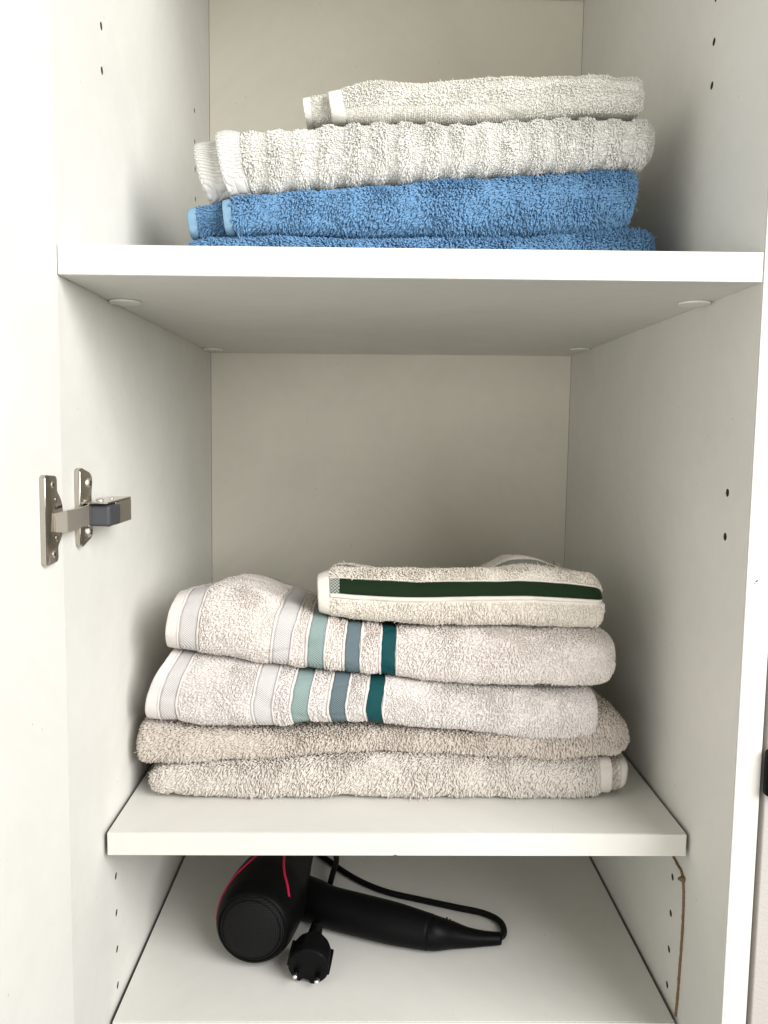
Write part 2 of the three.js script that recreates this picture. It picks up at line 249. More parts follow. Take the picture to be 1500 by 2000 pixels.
// A folded layer: top and bottom outlines run along it, the section is a rounded fold facing the viewer.
function vAt(c, u) { let i = 0; while (i < c.length - 2 && u > c[i + 1][0]) i++; return lerp(c[i][1], c[i + 1][1], clamp((u - c[i][0]) / (c[i + 1][0] - c[i][0]))); }
function makeLayer(o) {
  const zc = o.z - 0.009, inset = o.inset ?? 0.0018;
  const T = o.top.map(([u, v]) => atZ(u, v, zc)), B = o.bottom ? o.bottom.map(([u, v]) => atZ(u, v, zc)) : T.map((p) => new THREE.Vector3(p.x, o.floor, zc));
  if (o.bottom && o.floor) B.forEach((p) => { p.y = Math.max(p.y, o.floor + inset); });
  const along = (c, x) => {                                         // Catmull-Rom of y over x
    let i = 0; while (i < c.length - 2 && x > c[i + 1].x) i++;
    const p1 = c[i], p2 = c[i + 1], p0 = c[Math.max(0, i - 1)], p3 = c[Math.min(c.length - 1, i + 2)], t = clamp((x - p1.x) / (p2.x - p1.x));
    const m1 = (p2.y - p0.y) / (p2.x - p0.x) * (p2.x - p1.x), m2 = (p3.y - p1.y) / (p3.x - p1.x) * (p2.x - p1.x), t2 = t * t, t3 = t2 * t;
    return (2 * t3 - 3 * t2 + 1) * p1.y + (t3 - 2 * t2 + t) * m1 + (-2 * t3 + 3 * t2) * p2.y + (t3 - t2) * m2;
  };
  const e = (c) => [c[0].x, c[c.length - 1].x], [T0, T1] = e(T), [B0, B1] = e(B), L = T1 - T0;
  const depth = o.depth ?? 0.24, sd = o.seed;
  const L0 = { o, T0, T1, B0, B1, L, tTop: (u) => (atZ(u, vAt(o.top, u), zc).x - T0) / (T1 - T0), tBot: (u) => (atZ(u, vAt(o.bottom ?? o.top, u), zc).x - B0) / (B1 - B0), strips: [] };
  const zf = (t) => { let z = o.z; for (const [a, b, dz] of o.bow ?? []) z += dz * smooth(a, b, t); return z + 0.0022 * noise(t * 4, sd, 0.5); };
  L0.point = (t, a, out, off = 0) => {
    const xt = lerp(T0, T1, t), xb = lerp(B0, B1, t);
    let yt = along(T, xt) - inset, yb = along(B, xb) + (o.floor && !o.bottom ? 0.0008 : inset), z = zf(t);
    let h = Math.max(0.001, (yt - yb) / 2); const yc = (yt + yb) / 2, r = Math.min(h * (o.roundness ?? 1.15), 0.03);
    let k = 1;
    const dl = t * L, dr = (1 - t) * L;
    if (o.roundR && dr < o.roundR) k = Math.min(k, Math.sqrt(Math.max(0, 1 - Math.pow(1 - dr / o.roundR, 2))));
    if (o.roundL && dl < o.roundL) k = Math.min(k, Math.sqrt(Math.max(0, 1 - Math.pow(1 - dl / o.roundL, 2))));
    h *= 0.30 + 0.70 * k; z -= r * 0.9 * (1 - k);
    let y, zz; const ex = o.square ?? 0.72;
    if (a < 0) { y = yc + h + (o.rise ? o.rise(t, -a) * k : 0); zz = z - r + a * depth; }
    else if (a > 1) { y = yc - h; zz = z - r - (a - 1) * depth; }
    else { const ang = Math.PI / 2 - a * Math.PI, s = Math.sin(ang), c = Math.cos(ang); y = yc + h * Math.sign(s) * Math.pow(Math.abs(s), ex); zz = z - r + r * Math.pow(Math.max(0, c), ex); }
    const f = h > 0 ? clamp((y - yb) / (yt - yb), -0.1, 1.1) : 0.5, x = lerp(xb, xt, o.bulge && f > 0 && f < 1 ? Math.pow(f, o.bulge) : f);
    const w = off + (o.lumps ?? 0.0010) * (noise(x * 26 + sd, y * 34, zz * 20) + 0.5 * noise(x * 70 + sd, y * 80, zz * 60)) * smooth(1.45, 0.95, a) - 0.0015 * Math.pow(1 - Math.abs(noise(x * 13 + sd * 3.1 + y * 9, y * 26 - x * 5, sd)), 9) * smooth(1.3, 0.9, a) + (o.disp ? o.disp(x, y, t, a) : 0);
    // push along the section's own outward direction
    let ny = 0, nz = 0;
    if (a < 0) ny = 1; else if (a > 1) ny = -1; else { const ang = Math.PI / 2 - a * Math.PI; ny = Math.sin(ang); nz = Math.cos(ang); }
    return out.set(x, y + ny * w, zz + nz * w);
  };
  L0.inStrip = (t, a, pad) => L0.strips.some((s) => s(t, a, pad));
  return L0;
}
const frac = (a) => a <= 0 ? 1 : a >= 1 ? 0 : (Math.sin(Math.PI / 2 - a * Math.PI) + 1) / 2;
function gridGeometry(nt, na, f, closed, uvf) {
  const pos = [], uv = [], idx = [], p = new THREE.Vector3();
  for (let i = 0; i <= nt; i++) for (let j = 0; j <= na; j++) { f(i / nt, j / na, p); pos.push(p.x, p.y, p.z); const q = uvf(i / nt, j / na, p); uv.push(q[0], q[1]); }
  const s = na + 1;
  for (let i = 0; i < nt; i++) for (let j = 0; j < na; j++) { const a = i * s + j, b = a + 1, c = a + s, d = c + 1; idx.push(a, b, c, b, d, c); }
  if (closed) {
    for (let i = 0; i < nt; i++) { const a = i * s + na, b = i * s, c = a + s, d = b + s; idx.push(a, b, c, b, d, c); }
    for (const i of [0, nt]) { const cN = pos.length / 3; let cx = 0, cy = 0, cz = 0; for (let j = 0; j <= na; j++) { cx += pos[(i * s + j) * 3]; cy += pos[(i * s + j) * 3 + 1]; cz += pos[(i * s + j) * 3 + 2]; } pos.push(cx / s, cy / s, cz / s); uv.push(0, 0); for (let j = 0; j < na; j++) i ? idx.push(cN, i * s + j, i * s + j + 1) : idx.push(cN, j + 1, j); i ? idx.push(cN, i * s + na, i * s) : idx.push(cN, 0, na); }
  }
  const g = new THREE.BufferGeometry(); g.setAttribute('position', new THREE.Float32BufferAttribute(pos, 3)); g.setAttribute('uv', new THREE.Float32BufferAttribute(uv, 2)); g.setIndex(idx); g.computeVertexNormals(); return g;
}
const A_MAP = (b) => b < 0.22 ? lerp(-1, -0.22, b / 0.22) : b < 0.38 ? lerp(-0.22, 0, (b - 0.22) / 0.16) : b < 0.85 ? (b - 0.38) / 0.47 : lerp(1, 2, (b - 0.85) / 0.15);
function layerMesh(name, L, mat, parent) {
  const nt = Math.max(24, Math.round(L.L / 0.0022)), na = 84;
  return mesh(name, gridGeometry(nt, na, (t, b, p) => L.point(t, A_MAP(b), p), true, (t, b, p) => [p.x, p.y + p.z]), mat, parent);
}
// A woven strip across the layer (runs over the fold) between [u0, u1] given at the top and at the bottom outline.
function crossStrip(name, L, uTop, uBot, mat, parent, { off = 0.0011, aMin = -0.75, aMax = 1.2, label, skip = true } = {}) {
  const tt = uTop.map(L.tTop), tb = uBot.map(L.tBot), rim = 0.0010 / L.L;
  const tAt = (k, a) => { const f = frac(a), wob = (0.0005 * noise(a * 5, tb[0] * 90, 1) + 0.0003 * noise(a * 17, tb[0] * 90, k * 3)) / L.L * (tb[0] > 0.01 ? 1 : 0); return lerp(lerp(tb[0], tt[0], f), lerp(tb[1], tt[1], f), k) + wob; };
  if (skip) L.strips.push((t, a, pad) => a > aMin && a < aMax && t > tAt(0, a) - pad && t < tAt(1, a) + pad);
  const prof = [[0, -0.0008], [0.04, -0.0001], [0.12, 0.0], [0.3, 0.0001], [0.5, 0.00012], [0.7, 0.0001], [0.88, 0], [0.96, -0.0001], [1, -0.0008]];
  const nb = 110, wide = Math.abs(tb[1] - tb[0]) * L.L;
  const g = gridGeometry(prof.length - 1, nb, (k, b, p) => { const [kk, dy] = prof[Math.round(k * (prof.length - 1))], a = lerp(aMin, aMax, b); L.point(clamp(tAt(kk, a)), a, p, off + dy + 0.00035 * noise(a * 14, kk * 3, tb[0] * 60)); }, false, (k, b, p) => [k * wide, p.y - p.z]);
  const m = mesh(name, g, mat, parent); if (label) m.userData.label = label; return m;
}
// A woven strip running along the layer, between two heights over the fold (a0 < a1).
function longStrip(name, L, u0, u1, a0, a1, mat, parent, { off = 0.0012, label } = {}) {
  const t0 = L.tTop(u0), t1 = L.tTop(u1);
  L.strips.push((t, a, pad) => t > t0 && t < t1 && a > a0(t) - pad * 2 && a < a1(t) + pad * 2);
  const prof = [[0, -0.0009], [0.05, -0.0001], [0.25, 0], [0.5, 0.0001], [0.75, 0], [0.95, -0.0001], [1, -0.0009]];
  const g = gridGeometry(140, prof.length - 1, (k, b, p) => { const [kk, dy] = prof[Math.round(b * (prof.length - 1))], t = lerp(t0, t1, k); L.point(t, lerp(a0(t), a1(t), kk), p, off + dy); }, false, (k, b, p) => [p.x, p.y - p.z]);
  const m = mesh(name, g, mat, parent); if (label) m.userData.label = label; return m;
}
// The terry pile: strands standing on the layer.
function pile(L, mat, parent, { color, spacing = 0.0015, len = 0.0030, rad = 0.0006, lean = 0.6, messy = 0.45, seed = 1, aMin = -0.12, aMax = 1.12, zone, vary = 0.10, boost = 1.25 }) {
  const r = rng(seed * 7919 + 13), nt = Math.round(L.L / 0.004), na = 60, p = new THREE.Vector3(), px = new THREE.Vector3(), pa = new THREE.Vector3(), ms = [], cols = [];
  const n = new THREE.Vector3(), et = new THREE.Vector3(), ea = new THREE.Vector3(), d = new THREE.Vector3(), m = new THREE.Matrix4(), q = new THREE.Vector3(), x = new THREE.Vector3();
  for (let i = 0; i < nt; i++) for (let j = 0; j < na; j++) {
    const t = i / nt, a = lerp(aMin, aMax, j / na), dt = 1 / nt, da = (aMax - aMin) / na;
    L.point(t + dt / 2, a + da / 2, p); L.point(Math.min(1, t + dt), a + da / 2, px); L.point(t + dt / 2, a + da, pa);
    et.subVectors(px, p); ea.subVectors(pa, p);
    const area = et.length() * 2 * ea.length() * 2, want = area / (spacing * spacing);
    let count = Math.floor(want) + (r() < want % 1 ? 1 : 0);
    if (!count) continue;
    n.crossVectors(ea, et).normalize(); et.normalize(); ea.normalize();
    for (let c = 0; c < count; c++) {
      let tt = t + dt * r(), aa = a + da * r();
      if (L.inStrip(tt, aa, 0.0007 / L.L)) continue;
      L.point(tt, aa, q);
      let k = zone ? zone(q, tt, aa) : null, ln = len, ra = rad, le = lean, me = messy;
      if (k) { ln *= k.len ?? 1; ra *= k.rad ?? 1; le *= k.lean ?? 1; me *= k.messy ?? 1; if (k.snap) { tt = Math.round(tt * L.L / k.snap) * k.snap / L.L; if (tt > 0.999) continue; L.point(tt, aa, q); } if (k.skip && r() < k.skip) continue; }
      const flat = noise(q.x * 22 + seed * 2.3, q.y * 30, q.z * 22); ln *= 0.95 + 0.45 * flat; le *= 1.1 - 0.5 * flat; if (r() < 0.004) { ln *= 1.8; ra *= 0.5; le *= 0.4; }
      const sw = 1.6 * noise(q.x * 38 + seed, q.y * 38, q.z * 38) + 0.7 * noise(q.x * 120, q.y * 120 + seed, q.z * 120), ca = Math.cos(sw), sa = Math.sin(sw);
      d.copy(n).addScaledVector(ea, le * ca).addScaledVector(et, le * sa); d.x += (r() - 0.5) * 2 * me; d.y += (r() - 0.5) * 2 * me; d.z += (r() - 0.5) * 2 * me; d.normalize();
      x.set(r() - 0.5, r() - 0.5, r() - 0.5).addScaledVector(ea, 0.8).cross(d).normalize();
      const zz = new THREE.Vector3().crossVectors(x, d), s = ra * (0.75 + 0.5 * r()), hgt = ln * (0.65 + 0.6 * r());
      q.addScaledVector(n, -0.0002);
      m.makeBasis(x.clone().multiplyScalar(s), d.clone().multiplyScalar(hgt), zz.multiplyScalar(s)); m.setPosition(q); ms.push(m.clone());
      const b = 1 + vary * (r() - 0.5) * 2 * 0.6 + vary * 0.5 * noise(q.x * 60, q.y * 60 + seed, q.z * 60); cols.push(b);
    }
  }
  const im = new THREE.InstancedMesh(STRAND, mat, ms.length); im.name = 'terry_pile'; im.userData.kind = 'stuff'; im.castShadow = im.receiveShadow = true;
  const c = new THREE.Color(); ms.forEach((mm, i) => { im.setMatrixAt(i, mm); im.setColorAt(i, c.copy(color).multiplyScalar(boost * cols[i])); });
  parent.add(im); pile.total = (pile.total ?? 0) + ms.length; return im;
}
const WHITE = lin(1, 1, 1);
const C = {
  blue: lin(0.135, 0.262, 0.415), blueHem: lin(0.20, 0.34, 0.47), white: lin(0.70, 0.69, 0.65), ivory: lin(0.70, 0.685, 0.625),
  ecru: lin(0.70, 0.655, 0.615), ecru2: lin(0.70, 0.665, 0.635), beige: lin(0.555, 0.503, 0.447), beige2: lin(0.595, 0.556, 0.507), cream: lin(0.68, 0.635, 0.565),
};
const pm = pileMat(WHITE);                                         // colour comes from each strand
const body = (c) => cloth(c, weaveBump, 0.0001, { roughness: 1 });
const SHELF2 = 0.5879, SHELF1 = 1.0232;
const towels = {};
function towel(key, name, label, group) { const t = thing(name, label, 'towel', group); towels[key] = t; return t; }

// --- upper shelf, from the bottom of the pile up
{
  const t = towel('U1', 'blue_towel', 'plain blue terry towel lying flat on the upper shelf under the other blue one', 'folded towels on the upper shelf');
  const L = makeLayer({ z: 0.402, seed: 11, floor: SHELF1, top: [[350, 482], [380, 470], [470, 464], [560, 460], [700, 463], [860, 461], [990, 462], [1100, 455], [1200, 449], [1276, 451]], roundL: 0.02, roundR: 0.008 });
  layerMesh('layer', L, body(C.blue), t);
  crossStrip('hem', L, [350, 364], [350, 364], cloth(C.blueHem, weaveBump, 0.0002), t);
  pile(L, pm, t, { color: C.blue, boost: 1.38, len: 0.0042, rad: 0.00085, spacing: 0.0013, seed: 1, aMin: -0.1, lean: 0.7, messy: 0.35, vary: 0.2 });
}
{
  const t = towel('U2', 'blue_towel', 'folded blue terry towel with pale blue hems beneath the white ribbed towel', 'folded towels on the upper shelf');
  const L = makeLayer({ z: 0.402, seed: 12, top: [[436, 391], [470, 386], [560, 373], [650, 366], [750, 362], [850, 352], [1000, 342], [1100, 337], [1190, 331], [1248, 333]], bottom: [[444, 464], [560, 459], [700, 460], [860, 460], [1000, 458], [1150, 452], [1226, 450]], roundR: 0.007, roundness: 0.9 });
  layerMesh('outer_layer', L, body(C.blue), t);
  crossStrip('hem', L, [436, 453], [442, 461], cloth(C.blueHem, weaveBump, 0.0002), t);
  pile(L, pm, t, { color: C.blue, boost: 1.38, len: 0.0042, rad: 0.00085, spacing: 0.0013, seed: 2, lean: 1.1, messy: 0.26, vary: 0.2 });
  const I = makeLayer({ z: 0.390, seed: 13, top: [[369, 408], [388, 402], [440, 393], [520, 386]], bottom: [[375, 468], [400, 468], [440, 466], [520, 463]] });
  const im = layerMesh('inner_layer', I, body(C.blue), t);
  crossStrip('hem', I, [369, 386], [374, 390], cloth(C.blueHem, weaveBump, 0.0002), im);
  pile(I, pm, im, { color: C.blue, boost: 1.38, len: 0.0036, rad: 0.0006, seed: 3, lean: 0.7, vary: 0.2 });
}
{
  const t = towel('U3', 'white_towel', 'thick white towel with raised vertical ribs and broad woven hems', 'folded towels on the upper shelf');
  const wave = (x) => Math.sin(x / 0.0205 * Math.PI * 2 + 0.6 * noise(x * 20, 3, 1));
  const L = makeLayer({ z: 0.405, seed: 14, bulge: 0.6, inset: 0.0016, lumps: 0.0013, disp: (x, y) => 0.00055 * wave(x + 0.002 * noise(x * 9, y * 40, 2)), roundness: 0.85, roundR: 0.011, top: [[420, 255], [470, 253], [540, 251], [600, 248], [650, 241], [720, 237], [800, 239], [900, 240], [1000, 236], [1100, 231], [1200, 232], [1283, 236]], bottom: [[452, 386], [520, 377], [600, 369], [700, 362], [800, 354], [900, 347], [1000, 341], [1100, 336], [1190, 330], [1268, 330]] });
  layerMesh('outer_layer', L, body(C.white), t);
  const hemM = cloth(C.white, chunkyBump, 0.0010);
  crossStrip('hem', L, [420, 469], [452, 494], hemM, t, { off: 0.0016 });
  const zone = (q, tt, aa) => { const w = wave(q.x) + 0.5 * noise(q.x * 50, q.y * 50, q.z * 50); return w > 0.0 ? { len: 1.15, messy: 1.2 } : { len: 0.55, rad: 0.85, lean: 0.25, messy: 0.3, snap: 0.0014 }; };
  pile(L, pm, t, { color: C.white, boost: 1.12, len: 0.0026, rad: 0.00068, spacing: 0.00115, seed: 4, lean: 1.05, messy: 0.22, zone, vary: 0.06 });
  const I = makeLayer({ z: 0.392, seed: 15, bulge: 0.6, inset: 0.0012, roundness: 0.85, top: [[378, 276], [400, 273], [428, 272], [520, 268]], bottom: [[411, 398], [440, 388], [470, 384], [540, 376]] });
  const im = layerMesh('inner_layer', I, body(C.white), t);
  crossStrip('hem', I, [378, 440], [411, 466], hemM, im, { off: 0.0016 });
}
{
  const t = towel('U4', 'white_towel', 'small ivory hand towel on top of the pile on the upper shelf', 'folded towels on the upper shelf');
  const L = makeLayer({ z: 0.400, seed: 16, inset: 0.0014, lumps: 0.0014, roundness: 0.95, roundR: 0.006, top: [[640, 180], [675, 171], [720, 162], [800, 162], [880, 158], [960, 149], [1040, 152], [1100, 147], [1180, 149], [1253, 152]], bottom: [[649, 241], [700, 242], [800, 241], [900, 242], [1000, 239], [1100, 235], [1180, 230], [1255, 228]] });
  layerMesh('outer_layer', L, body(C.ivory), t);
  const hemM = cloth(C.ivory, weaveBump, 0.00025);
  crossStrip('hem', L, [640, 668], [648, 676], hemM, t, { off: 0.0010 });
  const zone = (q, tt, aa) => { const w = noise(q.x * 10, 2, 5) * 0.16 + aa; const rib = (w > 0.56 && tt < 0.62) || (w > 0.24 && w < 0.44 && tt > 0.5) || (w > 0.86); return rib ? { len: 0.5, rad: 0.8, lean: 0.2, messy: 0.25, snap: 0.0015 } : { len: 1, messy: 1.1 }; };
  pile(L, pm, t, { color: C.ivory, boost: 1.15, len: 0.0022, rad: 0.0006, messy: 0.22, spacing: 0.0011, seed: 5, lean: 0.6, zone, vary: 0.06 });
  const I = makeLayer({ z: 0.389, seed: 17, inset: 0.001, top: [[591, 194], [615, 190], [650, 187], [720, 184]], bottom: [[598, 246], [620, 245], [660, 243], [720, 242]] });
  const im = layerMesh('inner_layer', I, body(C.ivory), t);
  crossStrip('hem', I, [591, 607], [597, 612], hemM, im, { off: 0.0010 });
  pile(I, pm, im, { color: C.ivory, boost: 1.15, len: 0.0016, rad: 0.0005, spacing: 0.0012, seed: 6, lean: 0.3, messy: 0.3, zone: () => ({ snap: 0.0015 }), vary: 0.06 });
}
// --- middle shelf, from the bottom of the pile up
{
  const t = towel('L1', 'beige_towel', 'beige terry towel with layered hems at the bottom of the pile on the middle shelf', 'folded towels on the middle shelf');
  const L = makeLayer({ z: 0.3915, seed: 21, floor: SHELF2 - 0.0012, inset: 0.0018, roundL: 0.016, roundness: 0.8, top: [[294, 1500], [330, 1493], [400, 1489], [500, 1482], [600, 1472], [700, 1468], [800, 1466], [900, 1470], [1000, 1475], [1100, 1478], [1194, 1478]], bottom: [[296, 1552], [330, 1563], [450, 1559], [600, 1559], [800, 1559], [1000, 1560], [1120, 1560], [1192, 1552]], bow: [[0.9, 1, -0.004]] });
  layerMesh('outer_layer', L, body(C.beige2), t);
  const hemM = cloth(C.beige2, weaveBump, 0.00025);
  crossStrip('hem', L, [1169, 1194], [1168, 1192], hemM, t);
  pile(L, pm, t, { color: C.beige2, len: 0.0038, rad: 0.00078, spacing: 0.00128, seed: 7, lean: 1.1, messy: 0.26, vary: 0.09 });
  const I = makeLayer({ z: 0.382, seed: 22, floor: SHELF2, top: [[1130, 1480], [1180, 1480], [1210, 1478], [1227, 1478]], bottom: [[1130, 1548], [1180, 1546], [1205, 1544], [1222, 1532]], roundR: 0.004 });
  const im = layerMesh('inner_layer', I, body(C.beige2), t);
  crossStrip('hem', I, [1208, 1227], [1204, 1222], hemM, im);
  pile(I, pm, im, { color: C.beige2, len: 0.0020, rad: 0.0005, seed: 8, vary: 0.1 });
}
{
  const t = towel('L2', 'beige_towel', 'darker beige fluffy towel pressed between the striped towel and the lowest one', 'folded towels on the middle shelf');
  const L = makeLayer({ z: 0.388, seed: 23, inset: 0.0022, roundL: 0.008, roundR: 0.016, roundness: 0.9, top: [[274, 1406], [330, 1414], [420, 1420], [550, 1424], [640, 1420], [740, 1417], [850, 1422], [960, 1424], [1060, 1412], [1140, 1388], [1180, 1382], [1224, 1400]], bottom: [[268, 1494], [330, 1490], [400, 1489], [490, 1482], [600, 1471], [760, 1466], [900, 1469], [1000, 1476], [1100, 1480], [1160, 1480], [1224, 1477]] });
  layerMesh('layer', L, body(C.beige), t);
  pile(L, pm, t, { color: C.beige, len: 0.0038, rad: 0.00078, spacing: 0.00128, seed: 9, lean: 1.1, messy: 0.26, vary: 0.09 });
}
const bandC = [['white woven band', lin(0.72, 0.69, 0.67)], ['white woven band', lin(0.74, 0.71, 0.695)], ['pale aqua woven band', lin(0.32, 0.42, 0.405)], ['slate grey woven band', lin(0.155, 0.21, 0.235)], ['dark teal woven band', lin(0.007, 0.080, 0.086)]];
function stripes(L, t, tops, bots, hemTop, hemBot, hemM) {
  crossStrip('hem', L, hemTop, hemBot, hemM, t, { off: 0.0009 });
  tops.forEach((u, i) => {
    crossStrip('woven_band', L, u, bots[i], satin(bandC[i][1]), t, { off: 0.0008, label: bandC[i][0] });
    for (const s of [0, 1]) { const d = s ? 1 : -5; crossStrip('band_edge', L, [u[s] + d, u[s] + d + 4], [bots[i][s] + d, bots[i][s] + d + 4], hemM, t, { off: 0.0012 }); }
  });
}
{
  const t = towel('L3', 'striped_towel', 'off white towel with aqua, grey and teal bands, lower of the two striped ones', 'folded towels on the middle shelf');
  const L = makeLayer({ z: 0.394, seed: 24, bulge: 2.2, inset: 0.0017, roundR: 0.008, roundness: 0.95, lumps: 0.0016, top: [[331, 1274], [380, 1281], [450, 1291], [540, 1302], [600, 1310], [700, 1319], [780, 1327], [900, 1340], [1000, 1345], [1080, 1346], [1163, 1345]], bottom: [[286, 1412], [330, 1416], [380, 1421], [500, 1425], [580, 1419], [660, 1416], [740, 1416], [860, 1425], [960, 1435], [1060, 1444], [1110, 1447], [1166, 1440]] });
  const hemM = cloth(C.ecru2, weaveBump, 0.0002);
  layerMesh('layer', L, body(C.ecru2), t);
  stripes(L, t, [[350, 374], [512, 545], [583, 613], [654, 683], [724, 752]], [[318, 350], [506, 539], [577, 608], [650, 680], [720, 750]], [331, 347], [286, 316], hemM);
  pile(L, pm, t, { color: C.ecru2, boost: 1.18, len: 0.0025, rad: 0.00060, spacing: 0.00108, seed: 10, lean: 1.15, messy: 0.22, vary: 0.06 });
}
{
  const t = towel('L4', 'striped_towel', 'off white towel with aqua, grey and teal bands directly under the green striped one', 'folded towels on the middle shelf');
  const L = makeLayer({ z: 0.391, seed: 25, bulge: 2.4, inset: 0.0017, roundR: 0.016, roundness: 0.95, lumps: 0.0018, depth: 0.2, rise: (q, a) => -0.030 * a + 0.004 * smooth(0.05, 0.35, a) * smooth(0.02, 0.14, q) * smooth(0.40, 0.30, q), top: [[344, 1156], [400, 1148], [440, 1144], [480, 1151], [520, 1164], [560, 1178], [620, 1198], [700, 1217], [800, 1225], [1000, 1228], [1120, 1230], [1200, 1233]], bottom: [[327, 1274], [380, 1281], [450, 1291], [540, 1303], [600, 1309], [700, 1318], [770, 1326], [900, 1339], [1000, 1344], [1100, 1344], [1202, 1338]] });
  const hemM = cloth(C.ecru, weaveBump, 0.0002);
  layerMesh('layer', L, body(C.ecru), t);
  stripes(L, t, [[370, 402], [552, 584], [612, 640], [680, 706], [748, 774]], [[352, 385], [531, 562], [601, 632], [674, 703], [745, 772]], [344, 368], [326, 350], hemM);
  pile(L, pm, t, { color: C.ecru, len: 0.0025, rad: 0.00060, spacing: 0.00108, seed: 11, lean: 1.15, messy: 0.22, vary: 0.06, aMin: -0.7 });
}
{
  const t = towel('L5', 'striped_towel', 'small cream hand towel with one long dark green stripe on top of the pile', 'folded towels on the middle shelf');
  const L = makeLayer({ z: 0.389, seed: 26, inset: 0.0016, roundR: 0.010, roundness: 1.0, lumps: 0.0013, depth: 0.16, rise: (q, a) => -0.028 * a + 0.0115 * smooth(0.60, 0.74, q) * smooth(1.0, 0.78, q) * smooth(0.06, 0.34, a) + 0.0045 * smooth(0.015, 0.06, q) * smooth(0.26, 0.08, q) * smooth(0.06, 0.3, a), top: [[620, 1119], [655, 1112], [700, 1113], [800, 1115], [900, 1113], [960, 1112], [1040, 1112], [1100, 1116], [1176, 1124]], bottom: [[623, 1196], [650, 1205], [700, 1215], [800, 1223], [900, 1222], [1000, 1224], [1100, 1227], [1182, 1228]] });
  const hemM = cloth(C.cream, weaveBump, 0.00025);
  layerMesh('layer', L, body(C.cream), t);
  crossStrip('hem', L, [620, 643], [624, 646], hemM, t, { off: 0.0012 });
  const aTop = (t) => lerp(0.27, 0.33, t), aBot = (t) => lerp(0.485, 0.475, t);
  longStrip('woven_band', L, 662, 1180, aTop, aBot, satin(lin(0.007, 0.024, 0.006)), t, { label: 'dark green woven band' });
  longStrip('band_end', L, 645, 663, aTop, aBot, cloth(lin(0.36, 0.40, 0.34), twillBump, 0.0003, { map: dataTex(32, (x, y) => (Math.floor(x * 4) + Math.floor(y * 4)) % 2 ? 1 : 0.25, false, 0.006) }), t, { label: 'green and white checked end of the band' });
  longStrip('band_edge', L, 645, 1180, (q) => aTop(q) - 0.024, (q) => aTop(q) - 0.003, hemM, t, { off: 0.0013 });
  longStrip('band_edge', L, 645, 1180, (q) => aBot(q) + 0.003, (q) => aBot(q) + 0.022, hemM, t, { off: 0.0013 });
  const greyBand = satin(lin(0.30, 0.31, 0.27));
  for (const [u0, u1] of [[905, 1110], [632, 735]]) {
    longStrip('hem', L, u0, u1, () => -0.42, () => -0.27, hemM, t);
    longStrip('woven_band', L, u0 + 12, u1, () => -0.245, () => -0.17, greyBand, t, { label: 'grey woven band on the far edge' });
  }
  longStrip('woven_band', L, 985, 1160, () => -0.06, () => -0.035, greyBand, t, { label: 'thin grey woven line' });
  pile(L, pm, t, { color: C.cream, len: 0.0025, rad: 0.00060, spacing: 0.00108, seed: 12, lean: 1.15, messy: 0.22, vary: 0.07, aMin: -0.7 });
}
console.log('pile strands', pile.total);

